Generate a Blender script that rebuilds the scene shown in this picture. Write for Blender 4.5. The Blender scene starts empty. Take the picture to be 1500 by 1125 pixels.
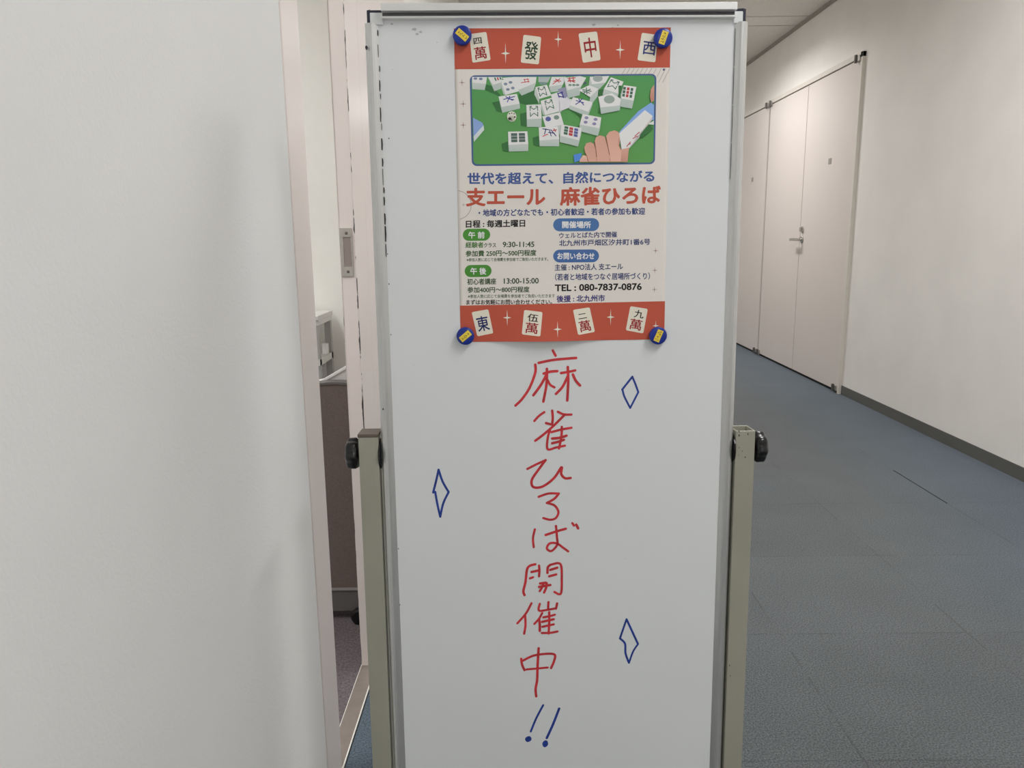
import bpy, bmesh, math, random
from mathutils import Vector, Matrix

# ------------------------------------------------------------------ camera
S = bpy.context.scene
COL = S.collection
EYE = Vector((0, 0, 1.05))
FPX, PIT, YAW, ROLL = 1113.2, 0.1911, -0.0045, -0.0105
cy, sy, cp, sp = math.cos(YAW), math.sin(YAW), math.cos(PIT), math.sin(PIT)
CF = Vector((sy*cp, cy*cp, -sp))
R0 = Vector((cy, -sy, 0)); U0 = R0.cross(CF)
CR = R0*math.cos(ROLL) + U0*math.sin(ROLL)
CU = -R0*math.sin(ROLL) + U0*math.cos(ROLL)
cam = bpy.data.objects.new('camera', bpy.data.cameras.new('camera'))
COL.objects.link(cam)
cam.matrix_world = Matrix(((CR.x, CU.x, -CF.x, EYE.x), (CR.y, CU.y, -CF.y, EYE.y), (CR.z, CU.z, -CF.z, EYE.z), (0, 0, 0, 1)))
cam.data.sensor_fit = 'HORIZONTAL'; cam.data.sensor_width = 36; cam.data.lens = FPX/1500*36
cam.data.clip_start = 0.02
S.camera = cam

# ------------------------------------------------------------------ world, exposure, lights
S.view_settings.view_transform = 'Standard'; S.view_settings.look = 'None'
S.view_settings.exposure = 0.05; S.view_settings.gamma = 1; S.view_settings.use_curve_mapping = False
S.cycles.max_bounces = 10; S.cycles.diffuse_bounces = 6
S.cycles.sample_clamp_indirect = 4
w = bpy.data.worlds.new('world'); S.world = w; w.use_nodes = True
w.node_tree.nodes['Background'].inputs[0].default_value = (0.8, 0.85, 0.9, 1)
w.node_tree.nodes['Background'].inputs[1].default_value = 0.05

XL, XR, ZC = -0.345, 2.169, 2.604      # corridor walls and ceiling (metres)
XJ, XT = -0.391, -0.3555               # room side and corridor side of the door frame
# lamps: (x, y, z, length along y, width, watts, colour, spread degrees)
LAMPS = [(1.05, 0.10, 2.585, 1.2, 0.24, 19, (1.0, 0.995, 1.0), 170, 'ceiling'),
         (1.05, 2.50, 2.585, 1.2, 0.24, 21, (1.0, 0.995, 1.0), 170, 'ceiling'),  # added out of view to brighten the right wall and middle floor
         (1.25, 6.02, 2.585, 0.8, 0.24, 21, (1.0, 0.99, 0.985), 158, 'ceiling'),
         (0.95, -3.2, 2.585, 1.2, 0.24, 20, (1.0, 0.995, 1.0), 170, 'ceiling'),
         (0.95, 9.4, 2.585, 1.2, 0.24, 26, (1.0, 0.995, 1.0), 170, 'ceiling'),
         (-1.5, 0.7, 2.585, 1.2, 0.24, 26, (1.0, 0.995, 0.995), 170, 'room'),
         (-1.9, 2.7, 2.585, 1.2, 0.24, 18, (1.0, 0.995, 0.995), 170, 'room')]  # second room lamp, added unseen to lift the room's back wall

# ------------------------------------------------------------------ helpers
random.seed(5)
def lin(c):
    c = c/255.0
    return c/12.92 if c <= 0.04045 else ((c+0.055)/1.055)**2.4
GAIN = 1.38                                        # photo brightness of a surface on the sign -> its own colour
def rgb(r, g, b, k=GAIN):
    return tuple(min(0.9, lin(v)*k) for v in (r, g, b)) + (1,)
WL = {}                                            # world location of every object built
def tag(o, label=None, cat=None, group=None, kind=None):
    if label: o['label'] = label
    if cat: o['category'] = cat
    if group: o['group'] = group
    if kind: o['kind'] = kind
    return o
def empty(name, loc, label, cat, group=None):
    o = bpy.data.objects.new(name, None); COL.objects.link(o)
    o.empty_display_size = 0.1
    o.location = loc; WL[o] = Vector(loc)
    return tag(o, label, cat, group)

def material(name, col, rough=0.5, metal=0.0, spec=0.5, noise=0.0, nscale=20, bump=0.0, bscale=200, coat=0.0, stretch=None):
    m = bpy.data.materials.new(name); m.use_nodes = True
    nt = m.node_tree; b = nt.nodes['Principled BSDF']
    b.inputs['Roughness'].default_value = rough; b.inputs['Metallic'].default_value = metal
    b.inputs['Specular IOR Level'].default_value = spec
    b.inputs['Coat Weight'].default_value = coat
    b.inputs['Base Color'].default_value = col
    if noise or bump:
        g = nt.nodes.new('ShaderNodeNewGeometry')
        mp = nt.nodes.new('ShaderNodeMapping'); nt.links.new(g.outputs['Position'], mp.inputs[0])
        if stretch: mp.inputs['Scale'].default_value = stretch
    if noise:
        n = nt.nodes.new('ShaderNodeTexNoise'); n.inputs['Scale'].default_value = nscale; n.inputs['Detail'].default_value = 5
        nt.links.new(mp.outputs[0], n.inputs['Vector'])
        r = nt.nodes.new('ShaderNodeMapRange'); r.inputs['From Min'].default_value = 0.3; r.inputs['From Max'].default_value = 0.7
        r.inputs['To Min'].default_value = 1-noise; r.inputs['To Max'].default_value = 1+noise
        nt.links.new(n.outputs['Fac'], r.inputs['Value'])
        v = nt.nodes.new('ShaderNodeVectorMath'); v.operation = 'SCALE'; v.inputs[0].default_value = col[:3]
        nt.links.new(r.outputs[0], v.inputs['Scale']); nt.links.new(v.outputs[0], b.inputs['Base Color'])
    if bump:
        n2 = nt.nodes.new('ShaderNodeTexNoise'); n2.inputs['Scale'].default_value = bscale; n2.inputs['Detail'].default_value = 3
        nt.links.new(mp.outputs[0], n2.inputs['Vector'])
        bp = nt.nodes.new('ShaderNodeBump'); bp.inputs['Strength'].default_value = bump; bp.inputs['Distance'].default_value = 0.002
        nt.links.new(n2.outputs['Fac'], bp.inputs['Height']); nt.links.new(bp.outputs[0], b.inputs['Normal'])
    return m

class MB:
    """collects polygons in world coordinates; build() links them as one mesh object"""
    def __init__(s): s.v = []; s.f = []; s.mi = []; s.c = []
    def poly(s, pts, mi=0, c=None):
        n = len(s.v); s.v += [Vector(p) for p in pts]; s.f.append(tuple(range(n, n+len(pts)))); s.mi.append(mi); s.c.append(c)
    def mesh(s, verts, faces, mi=0, c=None):
        n = len(s.v); s.v += [Vector(p) for p in verts]
        for f in faces: s.f.append(tuple(i+n for i in f)); s.mi.append(mi); s.c.append(c)
    def box(s, a, b, mi=0, T=None):
        x0, y0, z0 = a; x1, y1, z1 = b
        vs = [(x, y, z) for x in (x0, x1) for y in (y0, y1) for z in (z0, z1)]
        if T: vs = [T(*p) for p in vs]
        s.mesh(vs, [(0,1,3,2),(4,6,7,5),(0,4,5,1),(2,3,7,6),(0,2,6,4),(1,5,7,3)], mi)
    def prism(s, prof, t0, t1, T, mi=0, caps=True):
        """closed profile of (a,b) extruded from t0 to t1; T(a,b,t) -> world"""
        n = len(prof)
        vs = [T(a, b, t0) for a, b in prof] + [T(a, b, t1) for a, b in prof]
        fs = [(i, (i+1) % n, n+(i+1) % n, n+i) for i in range(n)]
        if caps: fs += [tuple(range(n-1, -1, -1)), tuple(range(n, 2*n))]
        s.mesh(vs, fs, mi)
    def lathe(s, prof, T, n=32, mi=0, star=None):
        """prof of (t along the axis, radius); T(t, c, s) -> world"""
        vs = []; fs = []
        for t, r in prof:
            for k in range(n):
                a = 2*math.pi*k/n; q = r*(1+(star(a) if star else 0))
                vs.append(T(t, q*math.cos(a), q*math.sin(a)))
        m = len(prof)
        for i in range(m-1):
            for k in range(n):
                fs.append((i*n+k, i*n+(k+1) % n, (i+1)*n+(k+1) % n, (i+1)*n+k))
        fs += [tuple(range(n-1, -1, -1)), tuple(range((m-1)*n, m*n))]
        s.mesh(vs, fs, mi)
    def build(s, name, mats, parent=None, smooth=False, bevel=0, seg=2, refine=0, post=None, kind=None):
        me = bpy.data.meshes.new(name)
        lo = Vector((min(p.x for p in s.v), min(p.y for p in s.v), min(p.z for p in s.v)))
        hi = Vector((max(p.x for p in s.v), max(p.y for p in s.v), max(p.z for p in s.v)))
        org = (lo+hi)/2
        if parent is None: org.z = lo.z
        bm = bmesh.new(); vv = [bm.verts.new(p) for p in s.v]
        cl = bm.loops.layers.float_color.new('Col') if any(c is not None for c in s.c) else None
        for f, mi, c in zip(s.f, s.mi, s.c):
            try: fc = bm.faces.new([vv[i] for i in f])
            except ValueError: continue
            fc.material_index = mi; fc.smooth = smooth
            if cl:
                for i, l in enumerate(fc.loops):
                    l[cl] = (c[i] if isinstance(c[0], (tuple, list)) else c) if c else (1, 1, 1, 1)
        if refine:
            bmesh.ops.triangulate(bm, faces=[f for f in bm.faces if len(f.verts) > 4])
            for _ in range(7):
                es = [e for e in bm.edges if e.calc_length() > refine]
                if not es: break
                bmesh.ops.subdivide_edges(bm, edges=es, cuts=1, use_grid_fill=True)
                bmesh.ops.triangulate(bm, faces=[f for f in bm.faces if len(f.verts) > 4])
        if post:
            for v in bm.verts: v.co = post(v.co)
        for v in bm.verts: v.co -= org
        if not cl:
            bmesh.ops.remove_doubles(bm, verts=bm.verts, dist=1e-6)
            bmesh.ops.recalc_face_normals(bm, faces=bm.faces)
        bm.to_mesh(me); bm.free()
        for m in (mats if isinstance(mats, (list, tuple)) else [mats]): me.materials.append(m)
        o = bpy.data.objects.new(name, me); COL.objects.link(o)
        WL[o] = org
        if parent: o.parent = parent; o.location = org - WL[parent]
        else: o.location = org
        if bevel:
            b = o.modifiers.new('bevel', 'BEVEL'); b.width = bevel; b.segments = seg; b.limit_method = 'ANGLE'; b.angle_limit = math.radians(40)
            b.harden_normals = False
        if kind: o['kind'] = kind
        return o
XYZ = lambda a, b, t: (a, b, t)                     # profile in plan, extruded upwards

# the sign's own plane: u to the right, v up along the board, w out towards the corridor
BD, BT, BY = 1.101, 0.03016, -0.02731
BN = Vector((math.sin(BY)*math.cos(BT), math.cos(BY)*math.cos(BT), -math.sin(BT)))
BEZ = Vector((math.sin(BY)*math.sin(BT), math.cos(BY)*math.sin(BT), math.cos(BT)))
BEX = BN.cross(BEZ); BO = Vector((0, BD, 1.05))
def L(u, v, w=0.0): return BO + BEX*u + BEZ*v - BN*w
def uv(px, py):
    """photo measurement -> millimetre position on the sign's writing surface"""
    d = CF + CR*((px-750)/FPX) - CU*((py-562.5)/FPX)
    t = (BO-EYE).dot(BN)/d.dot(BN); q = EYE + d*t - BO
    return q.dot(BEX), q.dot(BEZ)
CX = 0.0623                                        # middle of the sign

# ------------------------------------------------------------------ materials
def wall_mat(name, col, stain=0.03):
    return material(name, col, rough=0.72, spec=0.25, noise=stain, nscale=3.5, bump=0.14, bscale=260)
M = {}
M['wall'] = wall_mat('white_wallpaper', rgb(223, 220, 215, 1.2))
M['wall_left'] = wall_mat('white_wallpaper_mottled', rgb(207, 207, 206, 1.22), 0.02)
M['room_wall'] = wall_mat('room_wall_paint', rgb(222, 220, 215, 1.25))
M['ceiling'] = material('ceiling_board', rgb(213, 209, 202, 1.3), rough=0.9, spec=0.1, noise=0.09, nscale=160, bump=0.5, bscale=300)
M['gap'] = material('dark_gap', (0.02, 0.02, 0.02, 1), rough=0.9)
M['trim_grey'] = material('grey_ceiling_trim', rgb(140, 134, 126), rough=0.6)
M['door'] = material('pale_door_paint', rgb(205, 196, 190, 1.25), rough=0.42, spec=0.4, noise=0.01, nscale=2)
M['frame_light'] = material('pale_frame_paint', rgb(205, 199, 190, 1.25), rough=0.45)
M['baseboard'] = material('grey_vinyl_baseboard', rgb(82, 82, 79), rough=0.55, noise=0.05, nscale=8)
M['steel'] = material('brushed_steel', (0.55, 0.53, 0.5, 1), rough=0.32, metal=0.9, noise=0.08, nscale=80)
M['steel_dark'] = material('dark_steel', (0.16, 0.15, 0.14, 1), rough=0.4, metal=0.6)
M['alu'] = material('satin_aluminium', (0.66, 0.665, 0.655, 1), rough=0.36, metal=0.75, noise=0.04, nscale=30, stretch=(6, 6, 0.6))
M['alu_light'] = material('light_aluminium', (0.8, 0.8, 0.79, 1), rough=0.42, metal=0.35)
M['alu_dark'] = material('groove_grey', (0.13, 0.13, 0.14, 1), rough=0.5, metal=0.3)
M['board'] = material('white_enamel', rgb(209, 212, 213, 1.27), rough=0.3, spec=0.4, noise=0.008, nscale=4, bump=0.02, bscale=12)
M['black'] = material('black_plastic', (0.006, 0.006, 0.007, 1), rough=0.28, spec=0.5)
M['navy_plastic'] = material('dark_navy_plastic', (0.012, 0.017, 0.035, 1), rough=0.45)
M['cream'] = material('cream_painted_steel', rgb(152, 151, 137, 1.15), rough=0.42, spec=0.45, noise=0.05, nscale=9, bump=0.03, bscale=90)
M['brown'] = material('brown_plastic_cap', rgb(88, 78, 70), rough=0.5)
M['blue'] = material('blue_magnet_plastic', (0.008, 0.03, 0.29, 1), rough=0.3, spec=0.5, noise=0.06, nscale=60)
M['red_ink'] = material('red_marker_ink', rgb(180, 46, 52), rough=0.4, noise=0.22, nscale=90)
M['blue_ink'] = material('blue_marker_ink', rgb(28, 54, 130), rough=0.4, noise=0.3, nscale=70)
M['scuff'] = material('dark_scuff', (0.03, 0.03, 0.035, 1), rough=0.8)
M['smudge'] = material('grey_smudge', rgb(172, 174, 175, 1.25), rough=0.6)
M['fabric'] = material('dark_taupe_fabric', rgb(104, 94, 90, 1.15), rough=0.95, spec=0.1, noise=0.12, nscale=300, bump=0.3, bscale=500)
M['partition_grey'] = material('grey_partition_trim', rgb(185, 183, 180), rough=0.5)
M['rail_grey'] = material('mid_grey_rail', rgb(128, 126, 124), rough=0.5)
M['kick'] = material('dark_grey_kick_panel', rgb(84, 82, 80), rough=0.5)
M['table'] = material('grey_white_laminate', rgb(200, 200, 197, 1.2), rough=0.45)
M['table_leg'] = material('grey_table_steel', rgb(165, 165, 162, 1.1), rough=0.45)
M['white'] = material('white_plastic', (0.8, 0.8, 0.78, 1), rough=0.5)
M['threshold'] = material('worn_steel_threshold', rgb(128, 119, 112), rough=0.4, metal=0.3, noise=0.08, nscale=25)
M['edge'] = material('pale_threshold_edge', rgb(215, 211, 206), rough=0.4, metal=0.2)
M['room_carpet'] = material('mauve_grey_carpet', rgb(108, 100, 103, 1.0), rough=1, spec=0.05, noise=0.35, nscale=170, bump=1.0, bscale=240)

def lamp_material():
    m = bpy.data.materials.new('lamp_diffuser'); m.use_nodes = True
    b = m.node_tree.nodes['Principled BSDF']
    b.inputs['Base Color'].default_value = (0.9, 0.9, 0.9, 1)
    b.inputs['Emission Color'].default_value = (1, 0.98, 0.95, 1); b.inputs['Emission Strength'].default_value = 6
    return m
M['lamp'] = lamp_material()

def ink_material():
    m = bpy.data.materials.new('printed_ink'); m.use_nodes = True; nt = m.node_tree; b = nt.nodes['Principled BSDF']
    a = nt.nodes.new('ShaderNodeVertexColor'); a.layer_name = 'Col'
    nt.links.new(a.outputs['Color'], b.inputs['Base Color'])
    b.inputs['Roughness'].default_value = 0.55; b.inputs['Specular IOR Level'].default_value = 0.3
    return m
M['ink'] = ink_material()
M['paper'] = material('poster_paper', rgb(213, 208, 202, 1.3), rough=0.6, spec=0.3)

def chipped_paint():
    """pinkish steel frame paint, chipped to dark metal along its corners"""
    m = bpy.data.materials.new('pink_frame_paint_chipped'); m.use_nodes = True; nt = m.node_tree; N = nt.nodes; b = N['Principled BSDF']
    b.inputs['Roughness'].default_value = 0.33; b.inputs['Specular IOR Level'].default_value = 0.5
    g = N.new('ShaderNodeNewGeometry'); sx = N.new('ShaderNodeSeparateXYZ'); nt.links.new(g.outputs['Position'], sx.inputs[0])
    def math_(op, a, c=None, v=None):
        n = N.new('ShaderNodeMath'); n.operation = op
        nt.links.new(a, n.inputs[0]) if not isinstance(a, (int, float)) else setattr(n.inputs[0], 'default_value', a)
        if c is not None: nt.links.new(c, n.inputs[1])
        if v is not None: n.inputs[1].default_value = v
        return n.outputs[0]
    def near(sock, pos, width):                      # 1 at pos, 0 beyond width
        d = math_('ABSOLUTE', math_('SUBTRACT', sock, v=pos))
        return math_('MAXIMUM', math_('SUBTRACT', 1.0, math_('DIVIDE', d, v=width)), v=0.0)
    mp = N.new('ShaderNodeMapping'); nt.links.new(g.outputs['Position'], mp.inputs[0]); mp.inputs['Scale'].default_value = (1, 1, 0.45)
    n = N.new('ShaderNodeTexNoise'); n.inputs['Scale'].default_value = 55; n.inputs['Detail'].default_value = 6; nt.links.new(mp.outputs[0], n.inputs['Vector'])
    far = math_('MULTIPLY', near(sx.outputs[0], XT, 0.0068), near(sx.outputs[1], 1.7294, 0.012))
    rm = math_('MULTIPLY', math_('MULTIPLY', near(sx.outputs[0], XJ, 0.003), near(sx.outputs[1], 1.7294, 0.02)), v=0.85)
    low = N.new('ShaderNodeMapRange'); low.inputs['From Min'].default_value = 1.5; low.inputs['From Max'].default_value = 0.0
    low.inputs['To Min'].default_value = 0.78; low.inputs['To Max'].default_value = 1.16; nt.links.new(sx.outputs[2], low.inputs['Value'])
    e = math_('MULTIPLY', math_('MAXIMUM', far, rm), low.outputs[0])
    chip = math_('GREATER_THAN', math_('ADD', math_('MULTIPLY', e, v=0.60), n.outputs['Fac']), v=0.965)
    n2 = N.new('ShaderNodeTexNoise'); n2.inputs['Scale'].default_value = 14; nt.links.new(mp.outputs[0], n2.inputs['Vector'])
    spot = math_('GREATER_THAN', n2.outputs['Fac'], v=0.775)
    mx = N.new('ShaderNodeMix'); mx.data_type = 'RGBA'
    mx.inputs['A'].default_value = (0.81, 0.735, 0.70, 1); mx.inputs['B'].default_value = (0.05, 0.045, 0.045, 1)
    nt.links.new(math_('MAXIMUM', chip, spot), mx.inputs['Factor']); nt.links.new(mx.outputs['Result'], b.inputs['Base Color'])
    return m
M['frame'] = chipped_paint()

def carpet_tiles():
    """half-metre carpet tiles: fine flecks, faint seams, worn greyer along the walkway and bluer by the walls"""
    m = bpy.data.materials.new('blue_grey_carpet_tiles'); m.use_nodes = True; nt = m.node_tree; N = nt.nodes; b = N['Principled BSDF']
    b.inputs['Roughness'].default_value = 1; b.inputs['Specular IOR Level'].default_value = 0.06
    b.inputs['Sheen Weight'].default_value = 0.28; b.inputs['Sheen Roughness'].default_value = 0.4
    g = N.new('ShaderNodeNewGeometry'); sx = N.new('ShaderNodeSeparateXYZ'); nt.links.new(g.outputs['Position'], sx.inputs[0])
    def m_(op, a, c, c2=None):
        n = N.new('ShaderNodeMath'); n.operation = op
        for i, q in enumerate((a, c, c2)):
            if q is None: continue
            if isinstance(q, (int, float)): n.inputs[i].default_value = q
            else: nt.links.new(q, n.inputs[i])
        return n.outputs[0]
    def noise(scale, detail=3):
        n = N.new('ShaderNodeTexNoise'); n.inputs['Scale'].default_value = scale; n.inputs['Detail'].default_value = detail
        nt.links.new(g.outputs['Position'], n.inputs['Vector']); return n.outputs['Fac']
    def rng(s, a, c, d, e):
        n = N.new('ShaderNodeMapRange'); n.interpolation_type = 'SMOOTHSTEP'
        for k, q in zip(('From Min', 'From Max', 'To Min', 'To Max'), (a, c, d, e)): n.inputs[k].default_value = q
        nt.links.new(s, n.inputs['Value']); return n.outputs[0]
    fx = m_('DIVIDE', m_('SUBTRACT', sx.outputs[0], 0.70), 0.5); fy = m_('DIVIDE', m_('SUBTRACT', sx.outputs[1], 1.87), 0.5)
    def seam(f): return m_('LESS_THAN', m_('ABSOLUTE', m_('SUBTRACT', m_('FRACT', m_('ADD', f, 0.5), 0), 0.5), 0), 0.006)
    seams = m_('MAXIMUM', seam(fx), seam(fy))
    cid = N.new('ShaderNodeCombineXYZ'); nt.links.new(m_('FLOOR', fx, 0), cid.inputs[0]); nt.links.new(m_('FLOOR', fy, 0), cid.inputs[1])
    wn = N.new('ShaderNodeTexWhiteNoise'); wn.noise_dimensions = '2D'; nt.links.new(cid.outputs[0], wn.inputs['Vector'])
    worn = m_('MULTIPLY', rng(sx.outputs[0], -0.33, 0.1, 0, 1), m_('SUBTRACT', 1.0, rng(sx.outputs[0], 1.25, 2.1, 0, 1)))
    worn = m_('MULTIPLY', worn, rng(noise(1.6), 0.2, 0.55, 0.65, 1.0))
    mx = N.new('ShaderNodeMix'); mx.data_type = 'RGBA'; nt.links.new(worn, mx.inputs['Factor'])
    mx.inputs['A'].default_value = rgb(97, 110, 122, 0.76); mx.inputs['B'].default_value = rgb(107, 112, 114, 0.75)
    val = m_('ADD', 0.955, m_('MULTIPLY', wn.outputs['Value'], 0.09))
    val = m_('MULTIPLY', val, rng(noise(260, 6), 0.3, 0.7, 0.60, 1.40))
    val = m_('MULTIPLY', val, rng(noise(4, 4), 0.3, 0.7, 0.95, 1.05))
    brk = rng(noise(9), 0.4, 0.6, 0.02, 0.2)
    val = m_('MULTIPLY', val, m_('SUBTRACT', 1.0, m_('MULTIPLY', seams, brk)))
    v = N.new('ShaderNodeVectorMath'); v.operation = 'SCALE'; nt.links.new(mx.outputs['Result'], v.inputs[0]); nt.links.new(val, v.inputs['Scale'])
    nt.links.new(v.outputs[0], b.inputs['Base Color'])
    bp = N.new('ShaderNodeBump'); bp.inputs['Strength'].default_value = 0.5; bp.inputs['Distance'].default_value = 0.002
    nt.links.new(noise(300, 2), bp.inputs['Height']); nt.links.new(bp.outputs[0], b.inputs['Normal'])
    return m
M['carpet'] = carpet_tiles()

# ------------------------------------------------------------------ setting: corridor shell
Y0, Y1 = -5.0, 12.0
b = MB(); b.box((XT, Y0, -0.05), (XR+0.15, Y1, 0)); floor = b.build('floor', M['carpet'], kind='structure')
b = MB(); b.box((1.6975, 2.86, 0.0), (1.7015, 3.29, 0.0012)); b.build('carpet_seam', M['gap'], floor)
b = MB(); b.box((-4.5, -1.0, -0.05), (XJ, 4.2, 0)); b.build('floor', M['room_carpet'], kind='structure')
# ceiling boards with the two dark joints
b = MB(); joints = [-4.4, -2.4, -2.15, 1.74, 1.99, 5.934, 6.183, 10.1, 10.35]
e = [Y0] + joints + [Y1]
for i in range(len(e)-1):
    b.box((XL-0.04, e[i]+(0.009 if i else 0), ZC), (XR+0.1, e[i+1]-(0.009 if i < len(e)-2 else 0), ZC+0.02))
b.box((XL-0.04, Y0, ZC+0.045), (XR+0.1, Y1, ZC+0.06), 1)
b.build('ceiling', [M['ceiling'], M['gap']], kind='structure')
b = MB(); b.box((-4.5, -1.0, ZC), (XL-0.045, 4.2, ZC+0.06)); b.build('ceiling', M['ceiling'], kind='structure')
# right wall with the recess for the doors
DR, DM_, DL, DT = 4.99, 5.832, 6.67, 2.107         # door jamb, meeting line, hinge line, leaf top
b = MB(); b.box((XR, Y0, 0), (XR+0.12, Y1, ZC)); b.build('wall_right', M['wall'], kind='structure')
b = MB(); b.box((XR-0.004, Y0, 0), (XR, DR-0.032, 0.06)); b.build('baseboard_right', M['baseboard'], kind='structure')
b = MB(); b.box((XR-0.004, DL+1.73, 0), (XR, Y1, 0.06)); b.build('baseboard_right', M['baseboard'], kind='structure')
b = MB(); b.box((-0.357, Y1-0.004, 0), (XR-0.004, Y1, 0.06)); b.build('baseboard_far', M['baseboard'], kind='structure')
b = MB(); b.box((-0.357, 2.71, 0), (-0.353, Y1-0.004, 0.06)); b.build('baseboard_left', M['baseboard'], kind='structure')
b = MB(); b.box((XR-0.008, Y0, ZC-0.028), (XR, Y1, ZC)); b.build('trim_1', M['trim_grey'], kind='structure')
b = MB(); b.box((XJ, Y1, 0), (XR+0.12, Y1+0.1, ZC)); b.build('wall_far', M['wall'], kind='structure')
b = MB(); b.box((-0.36, Y0-0.1, 0), (XR+0.12, Y0, ZC)); b.build('wall_back', M['wall'], kind='structure')
# left wall: face runs to a softly rounded end beside the door frame
prof = [(XJ, Y0), (XL, Y0), (XL, 1.00)]
for k in range(1, 13):
    a = math.pi/2*k/12
    prof.append((XL-0.013*(1-math.cos(a)), 1.00+0.252*math.sin(a)))
prof += [(XJ, 1.252)]
b = MB(); b.prism(prof, 0, ZC, XYZ); o = b.build('wall_left', M['wall_left'], smooth=True, kind='structure')
bpy.context.view_layer.objects.active = o
es = o.modifiers.new('edges', 'EDGE_SPLIT'); es.split_angle = math.radians(40)
b = MB()
b.box((XJ, 1.8735, 0), (XT-0.0006, 2.70, ZC), 1); b.box((XJ, 2.70, 0), (-0.357, Y1, ZC), 0)
b.box((XJ, 1.252, 2.15), (-0.357, 1.875, ZC), 0)
b.build('wall_left', [M['wall'], M['frame']], kind='structure')
# steel door frame (jambs and head) of the side room
b = MB()
b.box((XJ, 1.2545, 0), (XT, 1.354, 2.15)); b.box((XJ, 1.7294, 0), (XT, 1.872, 2.15)); b.box((XJ, 1.354, 2.10), (XT, 1.7294, 2.15))
fr = b.build('trim_2', M['frame'], bevel=0.0025, seg=3, kind='structure')
tag(fr, 'chipped pinkish steel door frame')
def jamb(px, py):                                   # photo measurement -> x, z on the far jamb's reveal
    d = CF + CR*((px-750)/FPX) - CU*((py-562.5)/FPX); t = 1.7294/d.y; q = EYE + d*t
    return q.x, q.z
zt, zb = jamb(508, 334)[1], jamb(510, 405)[1]
x0, x1 = XJ+0.0012, XT-0.0065
b = MB(); yp = 1.7294
zi, zj = jamb(508, 347.5)[1], jamb(510, 390.5)[1]; xa, xb = x0+0.008, x1-0.003
for (a, c, d, e_) in ((x0, x1, zi, zt), (x0, x1, zb, zj), (x0, xa, zj, zi), (xb, x1, zj, zi)):
    b.box((a, yp-0.0022, d), (c, yp, e_))
sp_ = b.build('strike_plate', M['steel'], fr, bevel=0.0004)
b = MB(); b.box((xa, yp-0.0008, zj), (xb, yp, zi)); b.build('latch_hole', material('dull_strike_box', rgb(160, 148, 142, 0.9), rough=0.5, metal=0.2), sp_)
for zz in (zt-0.0115, zb+0.0105):
    b = MB(); cxs = (x0+x1)/2+0.002
    b.lathe([(0, 0.0034), (0.0006, 0.0034), (0.0010, 0.002)], lambda t, c, s, z=zz: (cxs+c, yp-0.0022-t, z+s), 16)
    b.build('screw', M['steel_dark'], sp_)
# threshold
b = MB(); b.box((XJ, 1.354, -0.02), (XT, 1.7294, 0.003)); th = b.build('trim_3', M['threshold'], kind='structure'); tag(th, 'worn steel threshold')
b = MB(); b.box((XT-0.0008, 1.26, -0.01), (XT+0.0018, 1.86, 0.004)); b.build('threshold_edge', M['edge'], th)
b = MB(); b.box((XT+0.0018, 1.2, -0.01), (XT+0.0038, 1.88, 0.0008)); b.build('threshold_gap', M['gap'], th)
b = MB(); b.box((XJ-0.001, 1.2, -0.01), (XJ+0.0004, 1.875, 0.0038)); b.build('threshold_edge', M['edge'], th)
# side room walls
b = MB(); b.box((-4.5, 3.78, 0), (XJ, 3.88, ZC)); b.build('wall_room', M['room_wall'], kind='structure')
b = MB(); b.box((-4.6, -1.0, 0), (-4.5, 4.3, ZC)); b.build('wall_room', M['room_wall'], kind='structure')
b = MB(); b.box((-4.6, -1.1, 0), (XJ, -1.0, ZC)); b.build('wall_room', M['room_wall'], kind='structure')

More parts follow.
